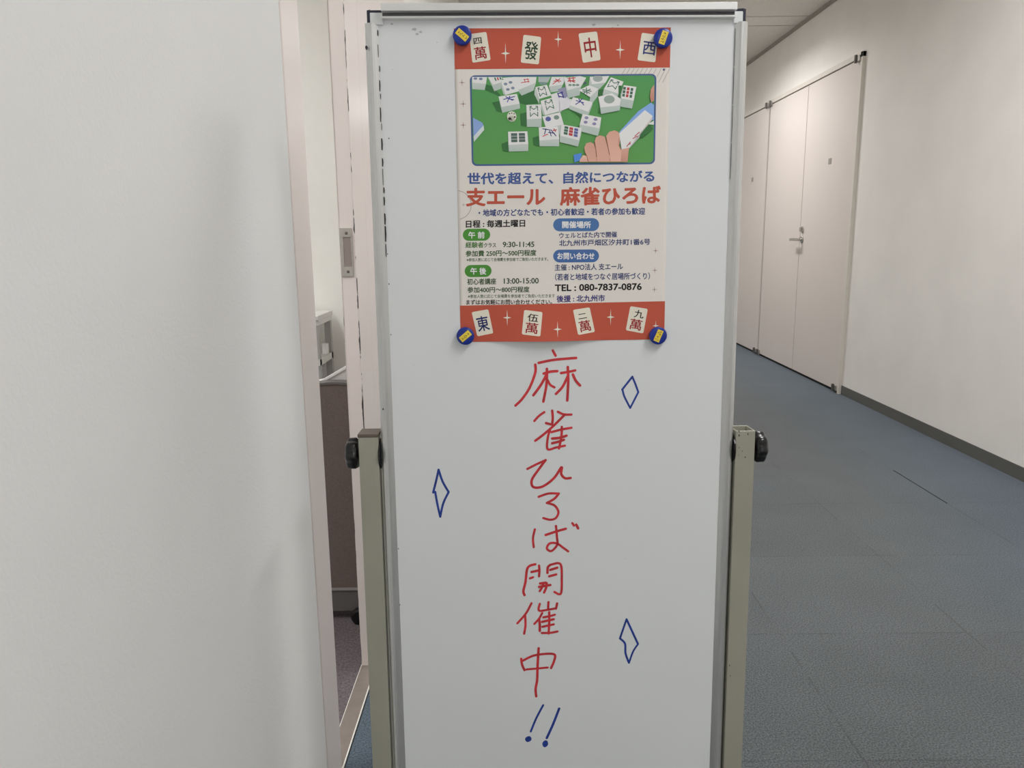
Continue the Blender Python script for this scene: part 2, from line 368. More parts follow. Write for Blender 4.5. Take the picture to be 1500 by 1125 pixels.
# ------------------------------------------------------------------ double doors in the right wall
def pivot(parent, y, z, side):
    b = MB(); x = XR-0.02
    b.box((x-0.012, y-0.025, z-0.018), (x+0.003, y+0.025, z+0.018))
    h = b.build('pivot_hinge', M['steel'], parent, bevel=0.003)
    b = MB(); b.lathe([(-0.024, 0.009), (0.024, 0.009)], lambda t, c, s: (x-0.016+c, y+side*0.012+s, z+t), 16)
    b.build('hinge_pin', M['steel_dark'], h)
def door_pair(name, label, ya, ym, yb, near_jamb, lever):
    r = empty(name, (XR, (ya+yb)/2, 0), label, 'door'); r['kind'] = 'structure'; del r['category']
    xf = XR-0.017
    if near_jamb:
        b = MB(); b.box((XR-0.021, ya-0.03, 0), (XR+0.002, ya-0.002, DT+0.04)); b.build('door_frame', M['frame_light'], r, bevel=0.0015)
    b = MB(); b.box((XR-0.021, ya-0.03, DT+0.008), (XR+0.002, yb, DT+0.04)); b.build('door_head', M['frame_light'], r, bevel=0.0015)
    b = MB(); b.box((XR-0.006, ya-0.002, 0.001), (XR-0.001, yb, DT+0.01)); b.build('door_gap', M['gap'], r)
    for k, (p, q) in enumerate(((ya, ym), (ym, yb))):
        b = MB(); b.box((xf, p+0.0035, 0.02), (XR-0.003, q-0.0035, DT)); lf = b.build('door_leaf', M['door'], r, bevel=0.001)
        if k == 0:
            y = p+0.37; b = MB(); b.box((xf-0.003, y-0.022, 1.515), (xf, y+0.022, 1.552)); b.build('door_plate', M['trim_grey'], lf)
    pivot(r, ya+0.02, DT+0.005, 1); pivot(r, yb-0.03, DT+0.005, -1); pivot(r, ya+0.02, 0.035, 1); pivot(r, yb-0.03, 0.035, -1)
    if lever:
        y = ym-0.05; T = lambda t, c, s: (xf-t, y+c, 1.010+s)
        b = MB(); b.lathe([(0, 0.027), (0.006, 0.027), (0.009, 0.022)], T, 28)
        b.lathe([(0.008, 0.010), (0.045, 0.010)], T, 16)
        b.box((xf-0.056, y-0.012, 1.000), (xf-0.04, y+0.115, 1.020))
        h = b.build('lever_handle', M['steel'], r, bevel=0.002)
        b = MB(); T = lambda t, c, s: (xf-t, y+c, 1.084+s)
        b.lathe([(0, 0.024), (0.008, 0.024), (0.010, 0.019)], T, 28); b.box((xf-0.026, y-0.004, 1.070), (xf-0.009, y+0.004, 1.098))
        b.build('lock_cylinder', M['steel'], r)
    return r
door_pair('door_1', 'pale double door with lever handle in the corridor wall', DR, DM_, DL, True, True)
door_pair('door_2', 'second pale double door further along, partly behind the sign', DL+0.03, DL+0.86, DL+1.69, False, True)

# ------------------------------------------------------------------ ceiling lights
for i, (x, y, z, ln, wd, watt, col, spr, where) in enumerate(LAMPS):
    t = empty('ceiling_light', (x, y, z), None, 'ceiling light', 'fluorescent ceiling lights')
    t['label'] = ['slim white ceiling light above the camera', 'added unseen ceiling light beyond the sign, brightening the right wall', 'slim white ceiling light before the double door', 'slim white ceiling light behind the camera',
                  'slim white ceiling light at the far corridor end', 'slim white ceiling light of the side room, near its door', 'added unseen fill light on the side room ceiling, near its far wall'][i]
    b = MB(); b.box((x-wd/2-0.02, y-ln/2-0.02, z-0.004), (x+wd/2+0.02, y+ln/2+0.02, ZC)); b.build('light_frame', M['white'], t)
    b = MB(); b.box((x-wd/2, y-ln/2, z-0.010), (x+wd/2, y+ln/2, z-0.0045)); b.build('light_diffuser', M['lamp'], t)
    ld = bpy.data.lights.new('lamp', 'AREA'); ld.shape = 'RECTANGLE'; ld.size = wd; ld.size_y = ln; ld.energy = watt; ld.color = col; ld.spread = math.radians(spr)
    lo = bpy.data.objects.new('lamp', ld); COL.objects.link(lo); lo.parent = t; lo.location = (0, 0, -0.016)

# ------------------------------------------------------------------ the whiteboard sign
VB, VT = -0.865, 0.290                              # lower and upper edge of the board along v
HW, FW = 0.2435, 0.262                              # half width of the writing surface, of the frame
PI_, PO = 0.2648, 0.2938                            # inner and outer side of a post
root = empty('whiteboard_sign', L(CX, -1.048, 0), 'tall narrow white board sign on cream posts with red and blue handwriting', 'whiteboard')
b = MB(); b.box((CX-HW-0.004, VB, -0.014), (CX+HW+0.004, VT+0.003, 0), T=L); board = b.build('writing_board', M['board'], root)
frames = []
for s in (-1, 1):
    q = [(HW, -0.016), (HW, 0.0005), (HW+0.0055, 0.0040), (HW+0.0085, 0.0050), (HW+0.012, 0.0048), (HW+0.0155, 0.0034), (HW+0.0180, 0.0008), (FW, -0.003), (FW, -0.016)]
    b = MB(); b.prism([(CX+s*a, c) for a, c in q], VB-0.01, VT-0.004, lambda a, c, t: L(a, t, c))
    f = b.build('side_frame', M['alu'], root); frames.append(f)
b = MB(); b.prism([(-0.0165, VB-0.012), (0.005, VB-0.012), (0.005, VB), (0.001, VB+0.004), (-0.0165, VB+0.004)], CX-FW, CX+FW, lambda a, c, t: L(t, c, a))
b.build('bottom_frame', M['alu'], root)
# top rail: lip, dark groove, thin lower lip
ra, rb = CX-0.2375, CX+0.2425
b = MB(); b.prism([(-0.016, 0.3090), (0.010, 0.3090), (0.0135, 0.3074), (0.0135, 0.2988), (0.0035, 0.2986), (0.0035, 0.2936), (0.0075, 0.2934), (0.0075, 0.2910), (0.0005, 0.2902), (0.0005, 0.2896), (-0.016, 0.2896)], ra, rb, lambda a, c, t: L(t, c, a))
rail = b.build('top_rail', M['alu_light'], root)
b = MB(); b.box((ra+0.0005, 0.2937, 0.0033), (rb-0.0005, 0.2985, 0.0039), T=L); b.build('rail_groove', M['alu_dark'], rail)
for s, e0, e1 in ((-1, CX-FW+0.008, ra+0.001), (1, rb-0.001, CX+FW-0.008)):
    lo_, hi_ = min(e0, e1), max(e0, e1)
    b = MB(); b.box((lo_, VT-0.006, -0.014), (hi_, VT+0.0095, 0.003), T=L); c = b.build('corner_block', M['board'], root, bevel=0.001)
    out = lo_ if s < 0 else hi_
    b = MB(); b.box((min(out, out+s*0.0042), VT-0.006, -0.016), (max(out, out+s*0.0042), VT+0.0128, 0.002), T=L)
    b.box((lo_, VT+0.0096, -0.016), (hi_, VT+0.0128, 0.002), T=L); b.build('corner_cap', M['navy_plastic'], c, bevel=0.0006)
# scuffs along the joint of frame and board
rs = random.Random(3)
def speck(name, m, parent, pts):
    b = MB(); b.poly(pts); b.build(name, m, parent)
for s, f in zip((-1, 1), frames):
    v = VT-0.012
    while v > (VT-0.30 if s < 0 else VT-0.20):
        h = rs.uniform(0.003, 0.026) if s < 0 else 0.05; wd = rs.uniform(0.0007, 0.0019) if s < 0 else 0.0007
        u = CX+s*(HW+0.0006)+rs.uniform(-0.0006, 0.0006)*(s < 0)
        speck('scuff_mark', M['scuff'], f, [L(p, q, 0.0018) for p, q in ((u-wd/2, v), (u+wd/2, v-0.001), (u+wd*0.7, v-h/2), (u+wd/3, v-h), (u-wd/2, v-h+0.001))])
        v -= h+(rs.choice([0.001, 0.002, 0.004, 0.010]) if s < 0 else 0.0005)
    if s < 0:
        for px, py, r in ((538, 72, 2.2), (570, 203, .8), (568, 372, .8), (570, 416, .8), (573, 490, .9), (584, 803, .8), (562, 598, 1.2), (586, 885, .8)):
            u, v = uv(px, py); r *= 0.0009
            speck('scuff_mark', M['scuff'], f, [L(u+r*math.cos(a)*rs.uniform(.6, 1.2), v+1.6*r*math.sin(a), 0.0068 if px in (538, 562) else 0.002) for a in [k*math.pi/3 for k in range(6)]])
for px, py, r in ((607, 43, 4), (616, 47, 3), (611, 50, 3), (574, 35, 2.5), (870, 36, 3), (905, 37, 2), (897, 41, 2.5), (640, 62, 1.2), (575, 102, .8), (606, 535, .9), (891, 571, 1.0), (916, 818, .9)):
    u, v = uv(px, py); r2 = 0.0009*r
    speck('smudge', M['smudge'], board, [L(u+r2*math.cos(a)*rs.uniform(.5, 1.2), v+.6*r2*math.sin(a)*rs.uniform(.6, 1.2), 0.00018) for a in [j*math.pi/5 for j in range(10)]])
# posts, caps, clamp knobs
PT, PBOT = -0.2862, -1.035
WF, WB = 0.007, -0.031                              # front and back of the posts
PX0 = CX-0.0006                                     # middle between the posts
for s in (-1, 1):
    a0, a1 = sorted((PX0+s*PI_, PX0+s*PO))
    b = MB(); t = 0.0022
    outer = [(a0, WB), (a1, WB), (a1, WF), (a0, WF)]; inner = [(a0+t, WB+t), (a1-t, WB+t), (a1-t, WF-t), (a0+t, WF-t)]
    vs = [L(p, PBOT, q) for p, q in outer] + [L(p, PT, q) for p, q in outer] + [L(p, PBOT, q) for p, q in inner] + [L(p, PT, q) for p, q in inner]
    fs = []
    for i in range(4):
        j = (i+1) % 4
        fs += [(i, j, 4+j, 4+i), (8+j, 8+i, 12+i, 12+j), (4+i, 4+j, 12+j, 12+i), (j, i, 8+i, 8+j)]
    b.mesh(vs, fs); post = b.build('post', M['cream'], root, bevel=0.0012)
    if s < 0:
        b = MB(); b.box((a0-0.0008, PT-0.001, WB-0.0008), (a1+0.0008, PT+0.0042, WF+0.0008), T=L); b.build('post_cap', M['brown'], post, bevel=0.0012)
    else:
        rs2 = random.Random(8)
        for px, py, r in ((1082, 632, 1.2), (1082, 638, 1.4), (1095, 636, 1.4), (1082, 656, .8), (1087, 661, .8), (1091, 670, 1.1), (1081, 667, .6), (1068, 975, 1.0), (1069, 990, .8)):
            u, v = uv(px, py); r *= 0.001; u = CX+(u-CX)*0.9936; v *= 0.9936
            speck('paint_chip', M['scuff'], post, [L(u+r*.7*math.cos(a)*rs2.uniform(.6, 1.2), v+1.3*r*math.sin(a), WF+0.0003) for a in [k*math.pi/3 for k in range(6)]])
    kv = uv(514, 664)[1]-0.0035 if s < 0 else uv(1117, 655)[1]-0.002; wc = (WF+WB)/2
    o_ = PX0+s*PO
    T = lambda t, c, q: L(o_+s*t, kv+q, wc+c)
    b = MB(); b.lathe([(0, 0.007), (0.004, 0.007)], T, 16)
    b.lathe([(0.0035, 0.015), (0.0040, 0.0205), (0.0060, 0.0222), (0.0065, 0.0226), (0.0170, 0.0224), (0.0180, 0.0216), (0.0212, 0.0172), (0.0216, 0.009)], T, 84, star=lambda a: 0.06*math.cos(7*a+(0.3 if s < 0 else 1.2)))
    k = b.build('clamp_knob', M['black'], root, smooth=True); es = k.modifiers.new('edges', 'EDGE_SPLIT'); es.split_angle = math.radians(45)
    T = lambda t, c, q: L(PX0+s*(PI_-t), kv+q, wc+c)
    b = MB(); b.lathe([(0.0002, 0.0226), (0.0020, 0.0226), (0.0023, 0.0222)], T, 40); b.build('friction_washer', M['black'], root)
# feet, below the picture
for s in (-1, 1):
    bp_ = L(PX0+s*(PI_+PO)/2, PBOT, (WF+WB)/2)
    b = MB(); b.box((bp_.x-0.014, bp_.y-0.23, 0.012), (bp_.x+0.014, bp_.y+0.10, 0.040)); ft = b.build('foot', M['cream'], root, bevel=0.003)
    for dy in (-0.21, 0.08):
        b = MB(); b.box((bp_.x-0.015, bp_.y+dy-0.018, 0.0), (bp_.x+0.015, bp_.y+dy+0.018, 0.0125)); b.build('foot_pad', M['black'], ft)
b = MB(); b.box((PX0-PI_, -0.98, -0.022), (PX0+PI_, -0.955, 0.0), T=L); b.build('cross_bar', M['cream'], root, bevel=0.002)

# ---- handwriting
def catmull(p, n=7):
    if len(p) < 3: return [p[0], ((p[0][0]+p[-1][0])/2, (p[0][1]+p[-1][1])/2), p[-1]]
    q = [p[0]]+list(p)+[p[-1]]; out = []
    for i in range(1, len(q)-2):
        for k in range(n):
            t = k/n; r = []
            for d in (0, 1):
                a, b_, c, e_ = q[i-1][d], q[i][d], q[i+1][d], q[i+2][d]
                r.append(0.5*(2*b_+(c-a)*t+(2*a-5*b_+4*c-e_)*t*t+(3*b_-a-3*c+e_)*t**3))
            out.append(tuple(r))
    return out+[p[-1]]
def stroke(mb, pts, width, w, smooth=True, T=L, c=None):
    if smooth: pts = catmull(pts)
    n = len(pts); left = []; right = []; r = width/2
    for i in range(n):
        a = pts[max(0, i-1)]; e_ = pts[min(n-1, i+1)]
        dx, dy = e_[0]-a[0], e_[1]-a[1]; l = math.hypot(dx, dy) or 1e-9; nx, ny = -dy/l, dx/l
        left.append((pts[i][0]+nx*r, pts[i][1]+ny*r)); right.append((pts[i][0]-nx*r, pts[i][1]-ny*r))
    for i in range(n-1):
        mb.poly([T(*left[i], w), T(*right[i], w), T(*right[i+1], w), T(*left[i+1], w)], c=c)
    for p, k in ((pts[0], 0), (pts[-1], 1)):
        mb.poly([T(p[0]+r*math.cos(a), p[1]+r*math.sin(a), w+1e-5) for a in [j*math.pi/6 for j in range(12)]], c=c)
def write(name, mat, strokes, ox, oy, sc, width, smooth=True, dots=(), label=None):
    b = MB(); k = 0
    for s in strokes:
        stroke(b, [uv(ox+x/sc, oy+y/sc) for x, y in s], width*random.uniform(.93, 1.07), 0.00022+k*2e-5, smooth); k += 1
    for x, y, rx, ry in dots:
        u, v = uv(ox+x/sc, oy+y/sc)
        b.poly([L(u+rx*math.cos(a), v+ry*math.sin(a)*(1+.12*math.sin(2*a)), 0.0003) for a in [j*math.pi/10 for j in range(20)]])
    o = b.build(name, mat, board)
    if label: o['label'] = label
RI, BI = M['red_ink'], M['blue_ink']
C7 = (740, 510, 3.63); C8 = (740, 800, 3.629); C9 = (600, 530, 4.054); RW, BW = 0.0037, 0.0031
write('handwritten_character', RI, [[(253,12),(268,40)], [(178,78),(260,62),(377,52)], [(160,88),(160,130),(130,210),(90,270),(55,305)],
    [(205,135),(240,125),(277,122)], [(222,110),(220,190),(203,284)], [(220,140),(190,195),(150,250)], [(226,170),(240,195),(262,208)],
    [(297,132),(335,126),(372,118)], [(333,100),(335,180),(330,278)], [(332,150),(305,205),(270,243)], [(360,140),(375,172),(398,198)]], *C7, RW, label='red handwritten kanji at the top of the column')
write('handwritten_character', RI, [[(208,340),(180,360),(155,387)], [(250,332),(253,370),(250,402)], [(280,338),(312,352),(352,353)], [(318,352),(260,410),(205,458),(160,492)], [(217,398),(247,406)],
    [(240,428),(226,480),(226,537),(270,528),(318,518)], [(246,446),(300,432),(352,423)], [(301,418),(299,470),(286,533)], [(250,480),(290,476),(326,465)], [(250,505),(280,498),(312,487)]], *C7, RW, label='red handwritten kanji, second of the column')
write('handwritten_character', RI, [[(118,642),(165,618),(215,595)], [(215,595),(180,642),(142,700),(150,738),(200,735),(260,690),(300,632),(298,668),(318,691),(348,690)]], *C7, RW, label='red handwritten hiragana, third of the column')
write('handwritten_character', RI, [[(178,790),(230,773),(285,773)], [(285,773),(262,800),(222,823)], [(222,823),(262,836),(283,870),(270,902),(240,912),(203,903)]], *C7, RW, label='red handwritten hiragana, fourth of the column')
write('handwritten_character', RI, [[(158,963),(148,1010),(152,1058)], [(215,993),(270,975),(322,960)], [(270,945),(275,1000),(276,1045),(246,1078),(222,1065),(237,1038),(275,1038),(310,1062),(335,1080)], [(357,930),(366,943)], [(378,938),(388,958)]], *C7, RW, label='red handwritten hiragana with two ticks, fifth of the column')
write('handwritten_character', RI, [[(160,96),(132,104),(116,125),(108,190),(97,238),(103,260)], [(180,103),(182,130),(180,160)], [(140,137),(178,129)], [(132,171),(148,165)],
    [(225,142),(227,112),(242,98)], [(248,97),(280,90),(298,105),(301,170),(296,252),(262,243)], [(240,126),(277,114)], [(234,160),(271,150)],
    [(186,198),(216,194)], [(180,216),(240,206)], [(202,198),(196,218),(184,238)], [(221,196),(218,220),(207,246)]], *C8, RW, label='red handwritten kanji, sixth of the column')
write('handwritten_character', RI, [[(140,303),(110,358),(65,410)], [(106,365),(108,420),(101,465)], [(184,306),(180,342),(225,338),(270,330)], [(230,297),(228,335)], [(276,304),(270,332)],
    [(197,355),(180,385),(155,413)], [(181,388),(184,420),(184,450)], [(203,378),(235,372),(264,364)], [(234,350),(234,410),(231,464)], [(196,402),(258,388)], [(198,428),(258,415)], [(195,461),(240,460),(278,453)]], *C8, RW, label='red handwritten kanji, seventh of the column')
write('handwritten_character', RI, [[(85,598),(90,630),(103,659)], [(95,608),(150,582),(220,572),(263,577),(260,610),(244,648)], [(113,655),(170,650),(226,645)], [(178,542),(172,640),(170,710),(162,758),(165,798)]], *C8, RW, label='red handwritten kanji at the foot of the column')
write('exclamation_mark', BI, [[(202,845),(165,915),(136,985)]], *C8, 0.0036, dots=[(123,1025,.0052,.0050)], label='left blue exclamation mark')
write('exclamation_mark', BI, [[(287,863),(255,945),(221,1020)]], *C8, 0.0038, dots=[(213,1050,.0046,.0060)], label='right blue exclamation mark')
write('diamond_drawing', BI, [[(645,388),(706,520)], [(706,520),(680,560),(658,620)], [(658,620),(640,570),(637,518),(610,490)], [(610,490),(645,388)]], *C8, BW, label='lower right blue diamond drawing')
write('diamond_drawing', BI, [[(1323,88),(1262,165)], [(1264,163),(1275,205),(1310,274)], [(1310,274),(1358,180)], [(1358,180),(1340,130),(1323,90)]], *C9, 0.0030, label='upper right blue diamond drawing')
write('diamond_drawing', BI, [[(172,640),(158,705),(140,776)], [(140,776),(152,772)], [(152,772),(166,850),(182,920)], [(182,920),(200,840),(232,773)], [(232,773),(196,710),(172,640)]], *C9, BW, label='left blue diamond drawing')

# ------------------------------------------------------------------ the poster
PU0, PU1, PV0, PV1 = -0.0788, 0.2178, -0.1490, 0.2795
def sm(x): x = max(0.0, min(1.0, x)); return x*x*(3-2*x)
def lift(u, v):
    """how far the sheet stands off the board: pinned at its corners, bowing out at the bottom edge"""
    s = (u-PU0)/(PU1-PU0); h = (v-PV0)/0.13
    curl = 0.0100*(max(0.0, 1-h)**2)*math.sin(math.pi*max(0, min(1, (s-0.10)/0.62)))**2 if h < 1 else 0
    wave = 0.00035*math.sin(s*19)*math.sin(math.pi*s)*sm((v-0.222)/0.03)
    return curl+wave+0.0004
def bend(p):
    q = p-BO; u, v, w_ = q.dot(BEX), q.dot(BEZ), -q.dot(BN)
    return L(u, v, w_+lift(u, v))
poster = empty('poster', L(PU0, PV0, 0), 'printed mahjong meeting poster held on the white board by magnets', 'poster')
b = MB(); NU, NV = 60, 90
vs = [L(PU0+(PU1-PU0)*i/NU, PV0+(PV1-PV0)*j/NV, 0) for j in range(NV+1) for i in range(NU+1)]
b.mesh(vs, [(j*(NU+1)+i, j*(NU+1)+i+1, (j+1)*(NU+1)+i+1, (j+1)*(NU+1)+i) for j in range(NV) for i in range(NU)])
pp = b.build('paper_sheet', M['paper'], poster, smooth=True, post=bend)
so = pp.modifiers.new('thickness', 'SOLIDIFY'); so.thickness = 0.00012; so.offset = 0
INK = M['ink']
def PL(u, v, w=0.0): return L(max(PU0, min(PU1, u)), max(PV0, min(PV1, v)), w)
def pr(c): return rgb(*c, 1.22)
def P1(x, y): return uv(650+x/4.2857, 20+y/4.2857)
def P2(x, y): return uv(650+x/4.1657, 240+y/4.1657)
def PX(x, y): return uv(x, y)
def shape(mb, pts, col, w): mb.poly([PL(u, v, w) for u, v in pts], c=pr(col))
def rquad(q, rx, ry, n=5):
    """quad (tl, tr, br, bl) with rounded corners, radii as fractions of its sides"""
    def at(s, t):
        return tuple((q[0][k]*(1-s)+q[1][k]*s)*(1-t)+(q[3][k]*(1-s)+q[2][k]*s)*t for k in (0, 1))
    out = []
    for cx_, cy_, a0 in ((1-rx, ry, -90), (1-rx, 1-ry, 0), (rx, 1-ry, 90), (rx, ry, 180)):
        for k in range(n+1):
            a = math.radians(a0+90*k/n); out.append(at(cx_+rx*math.cos(a), cy_+ry*math.sin(a)))
    return out
def text_tris(body, bold):
    cu = bpy.data.curves.new('t', 'FONT'); cu.body = body; cu.size = 1; cu.offset = bold; cu.resolution_u = 3; cu.fill_mode = 'FRONT'
    o = bpy.data.objects.new('t', cu); COL.objects.link(o)
    dg = bpy.context.evaluated_depsgraph_get()
    me = bpy.data.meshes.new_from_object(o.evaluated_get(dg))
    vs = [(v.co.x, v.co.y) for v in me.vertices]; fs = [tuple(p.vertices) for p in me.polygons]
    bpy.data.objects.remove(o); bpy.data.curves.remove(cu); bpy.data.meshes.remove(me)
    return vs, fs
def text(mb, body, quad, col, w, bold=0.0):
    """letters filling the quad (tl, tr, br, bl) given on the sheet; bold thickens every stroke"""
    vs, fs = text_tris(body, 0)
    x0, x1 = min(p[0] for p in vs)-bold, max(p[0] for p in vs)+bold; y0, y1 = min(p[1] for p in vs)-bold, max(p[1] for p in vs)+bold
    n = 8 if bold > 0.024 else 6 if bold > 0.008 else 0
    for k in range(max(1, n)):
        dx, dy = (bold*math.cos(2*math.pi*k/n), bold*math.sin(2*math.pi*k/n)) if n else (0, 0); out = []
        for x, y in vs:
            s = (x+dx-x0)/(x1-x0); t = (y1-y-dy)/max(1e-6, y1-y0)
            u, v = [(quad[0][i]*(1-s)+quad[1][i]*s)*(1-t)+(quad[3][i]*(1-s)+quad[2][i]*s)*t for i in (0, 1)]
            out.append(PL(u, v, w+k*4e-6))
        mb.mesh(out, fs, c=pr(col))
def bx4(x0, x1, l0, l1, r0=None, r1=None):
    r0 = l0 if r0 is None else r0; r1 = l1 if r1 is None else r1
    return [PX(x0, l0), PX(x1, r0), PX(x1, r1), PX(x0, l1)]
def line(name, body, x0, x1, l0, l1, r0, r1, col, bold, label=None):
    b = MB(); text(b, body, bx4(x0, x1, l0, l1, r0, r1), col, 0.00018, bold)
    o = b.build(name, INK, poster, post=bend)
    return o
def star(mb, c, rx, ry, col, w, waist=0.16):
    p = []
    for k in range(8):
        a = k*math.pi/4; r = 1 if k % 2 == 0 else waist
        p.append((c[0]+rx*r*math.sin(a), c[1]+ry*r*math.cos(a)))
    for k in range(4):
        i = k*2; mb.poly([PL(*p[i], w), PL(*p[i+1], w), PL(*c, w), PL(*p[i-1], w)], c=pr(col))
ORANGE, NAVY, DNAVY, BLACK, GREEN, CREAM = (184, 84, 65), (66, 90, 148), (46, 66, 122), (34, 32, 32), (74, 118, 54), (222, 216, 200)
def band(name, quad, tiles, stars):
    b = MB(); n, m = 60, 14; vs = []
    for j in range(m+1):
        for i in range(n+1):
            s, t = i/n, j/m
            u, v = [(quad[0][k]*(1-s)+quad[1][k]*s)*(1-t)+(quad[3][k]*(1-s)+quad[2][k]*s)*t for k in (0, 1)]
            vs.append(PL(u, v, 0.00015))
    b.mesh(vs, [(j*(n+1)+i, j*(n+1)+i+1, (j+1)*(n+1)+i+1, (j+1)*(n+1)+i) for j in range(m) for i in range(n)], c=pr(ORANGE))
    bo = b.build(name, INK, poster, smooth=True, post=bend)
    for q, chars in tiles:
        b = MB(); shape(b, rquad(q, .09, .065), CREAM, 0.0003)
        def sub(s0, t0, s1, t1):
            f = lambda s, t: tuple((q[0][k]*(1-s)+q[1][k]*s)*(1-t)+(q[3][k]*(1-s)+q[2][k]*s)*t for k in (0, 1))
            return [f(s0, t0), f(s1, t0), f(s1, t1), f(s0, t1)]
        for ch, col, r in chars: text(b, ch, sub(*r), col, 0.00042, 0.012)
        b.build('tile_print', INK, bo, refine=0.006, post=bend)
    for c, rx, ry in stars:
        b = MB(); star(b, c, rx, ry, (238, 226, 208), 0.00032); b.build('sparkle', INK, bo, refine=0.006, post=bend)
RED, INKG, INKB = (150, 38, 42), (44, 66, 50), (44, 52, 112)
one = (.14, .2, .88, .86)
def man(ch, r=(.24, .1, .74, .42)): return [(ch, BLACK, r), ('萬', RED, (.16, .48, .84, .92))]
band('header_band', [(PU0, PV1), (PU1, PV1), P1(1427, 339), P1(62, 350)],
     [([P1(160,130), P1(268,115), P1(295,292), P1(180,310)], man('四', (.2, .16, .66, .38))), ([P1(500,133), P1(612,148), P1(597,320), P1(483,308)], [('發', INKG, one)]),
      ([P1(845,125), P1(962,112), P1(985,292), P1(873,310)], [('中', RED, (.2, .18, .85, .86))]), ([P1(1243,120), P1(1345,135), P1(1328,307), P1(1215,293)], [('西', INKB, (.2, .28, .95, .76))])],
     [(P1(388,250), .0063, .0135), (P1(718,162), .0056, .0110), (P1(1107,228), .0063, .0125)])
fb = [P2(105,865), P2(1345,838), (PU1, PV0), (PU0, PV0)]; fb[0] = (PU0, fb[0][1]); fb[1] = (PU1, fb[1][1])
band('footer_band', fb,
     [([P2(170,905), P2(272,887), P2(303,1033), P2(205,1053)], [('東', (34, 44, 96), (.14, .22, .86, .84))]), ([P2(490,890), P2(602,903), P2(587,1050), P2(475,1038)], man('伍', (.22, .12, .8, .44))),
      ([P2(787,890), P2(890,875), P2(922,1025), P2(818,1043)], man('二', (.22, .2, .72, .4))), ([P2(1138,868), P2(1245,885), P2(1217,1035), P2(1110,1015)], man('九', (.3, .1, .84, .42)))],
     [(P2(387,938), .0060, .0120), (P2(692,1007), .0060, .0120), (P2(1018,935), .0060, .0120), (P2(1293,988), .0050, .0080)])
# small printed ornaments
for fn, x, y, r in ((P1,115,433,22), (P1,122,567,22), (P1,122,700,22), (P2,1292,530,21), (P2,1287,650,21), (P2,1285,767,20), (P2,121,250,13)):
    b = MB(); star(b, fn(x, y), r*.00022, r*.00024, (120, 62, 58), 0.0002, 0.1); b.build('sparkle', INK, poster, post=bend)
b = MB()
for x in (1140, 1168, 1195, 1222, 1250, 1278, 1305, 1335, 1365, 1392, 1418):
    e_ = (x-20, 378) if x < 1340 else ((1338, 398) if x == 1365 else (x-44, 432))
    stroke(b, [P1(x, 345), P1(*e_)], 0.0004, 0.0002, False, PL, pr((120, 108, 110)))
u, v = P1(1381, 352); shape(b, [(u+.0016*math.cos(a*.6283), v+.0016*math.sin(a*.6283)) for a in range(10)], (92, 90, 120), 0.00024)
b.build('hatch_lines', INK, poster, post=bend)
b = MB(); pts = [P2(80+88*math.cos(math.radians(a)), 252+88*math.sin(math.radians(a))) for a in range(-84, 82, 6)]
stroke(b, pts, 0.00045, 0.0002, False, PL, pr((105, 98, 96))); b.build('ring_line', INK, poster, post=bend)

# text blocks
line('headline', '世代を超えて、', 684.8, 810.3, 253, 270.6, 252, 269.6, NAVY, 0.030)
line('headline', '自然につながる', 825, 958.5, 252, 269.2, 249.4, 266.6, NAVY, 0.030)
line('title_text', '支エール', 682.4, 798.8, 275.3, 302.6, 274.5, 301.8, ORANGE, 0.033)
line('title_text', '麻雀ひろば', 820, 968, 274.4, 301.8, 271.2, 298.8, ORANGE, 0.033)
line('text_line', '・地域の方どなたでも・初心者歓迎・若者の参加も歓迎', 700.9, 944.8, 306.6, 317.2, 304, 314.4, DNAVY, 0.026)
line('text_line', '日程 : 毎週土曜日', 682.4, 769.3, 322.8, 333.8, 321.4, 332.4, BLACK, 0.028)
line('text_line', '経験者', 682, 708.3, 354.6, 363.2, 354.4, 363, GREEN, 0.022)
line('text_line', 'クラス', 708.8, 726.8, 355.9, 362.6, 355.7, 362.4, (46, 70, 44), 0.020)
line('text_line', '9:30-11:45', 736.4, 782.7, 354.2, 362.2, 353.8, 361.8, (46, 70, 44), 0.020)
line('text_line', '参加費 250円～500円程度', 682, 785.6, 367, 376, 365.6, 374.6, (52, 86, 44), 0.024)
line('fine_print', '※参加人数に応じて会場費を参加者でご負担いただきます。', 683.6, 803, 378, 383.2, 376.8, 382, (70, 92, 64), 0.012)
line('text_line', '初心者講座', 684.3, 726.8, 408, 417.2, 407.4, 416.6, (52, 80, 46), 0.022)
line('text_line', '13:00-15:00', 738, 789, 407.6, 415.8, 407, 415.2, (46, 70, 44), 0.020)
line('text_line', '参加400円～800円程度', 684.8, 775.5, 420.3, 429, 419.4, 428.1, (52, 80, 46), 0.022)
line('fine_print', '※参加人数に応じて会場費を参加者でご負担いただきます', 685.5, 812.5, 431.4, 436.8, 430.4, 435.8, (70, 92, 64), 0.012)
line('text_line', 'まずはお気軽にお問い合わせください。', 682.9, 808.4, 439, 446.6, 438, 445.6, BLACK, 0.022)
line('text_line', 'ウェルとばた内で開催', 819, 903.7, 340.8, 349.4, 339, 347.8, (46, 60, 108), 0.022)
line('text_line', '北九州市戸畑区汐井町1番6号', 819, 952.4, 351.4, 360.8, 349.4, 358.8, (46, 60, 108), 0.022)
line('text_line', '主催 : NPO法人 支エール', 812.5, 912.4, 387, 396.6, 385.4, 395, (46, 60, 104), 0.020)
line('text_line', '（若者と地域をつなぐ居場所づくり）', 813, 952, 400.6, 411, 399, 409.4, (46, 60, 112), 0.020)
line('text_line', 'TEL : 080-7837-0876', 812.5, 940, 416.6, 426.8, 414.6, 424.8, BLACK, 0.030)
line('text_line', '後援 : 北九州市', 815, 886, 432.6, 442.8, 431.4, 441.6, (54, 48, 114), 0.026)
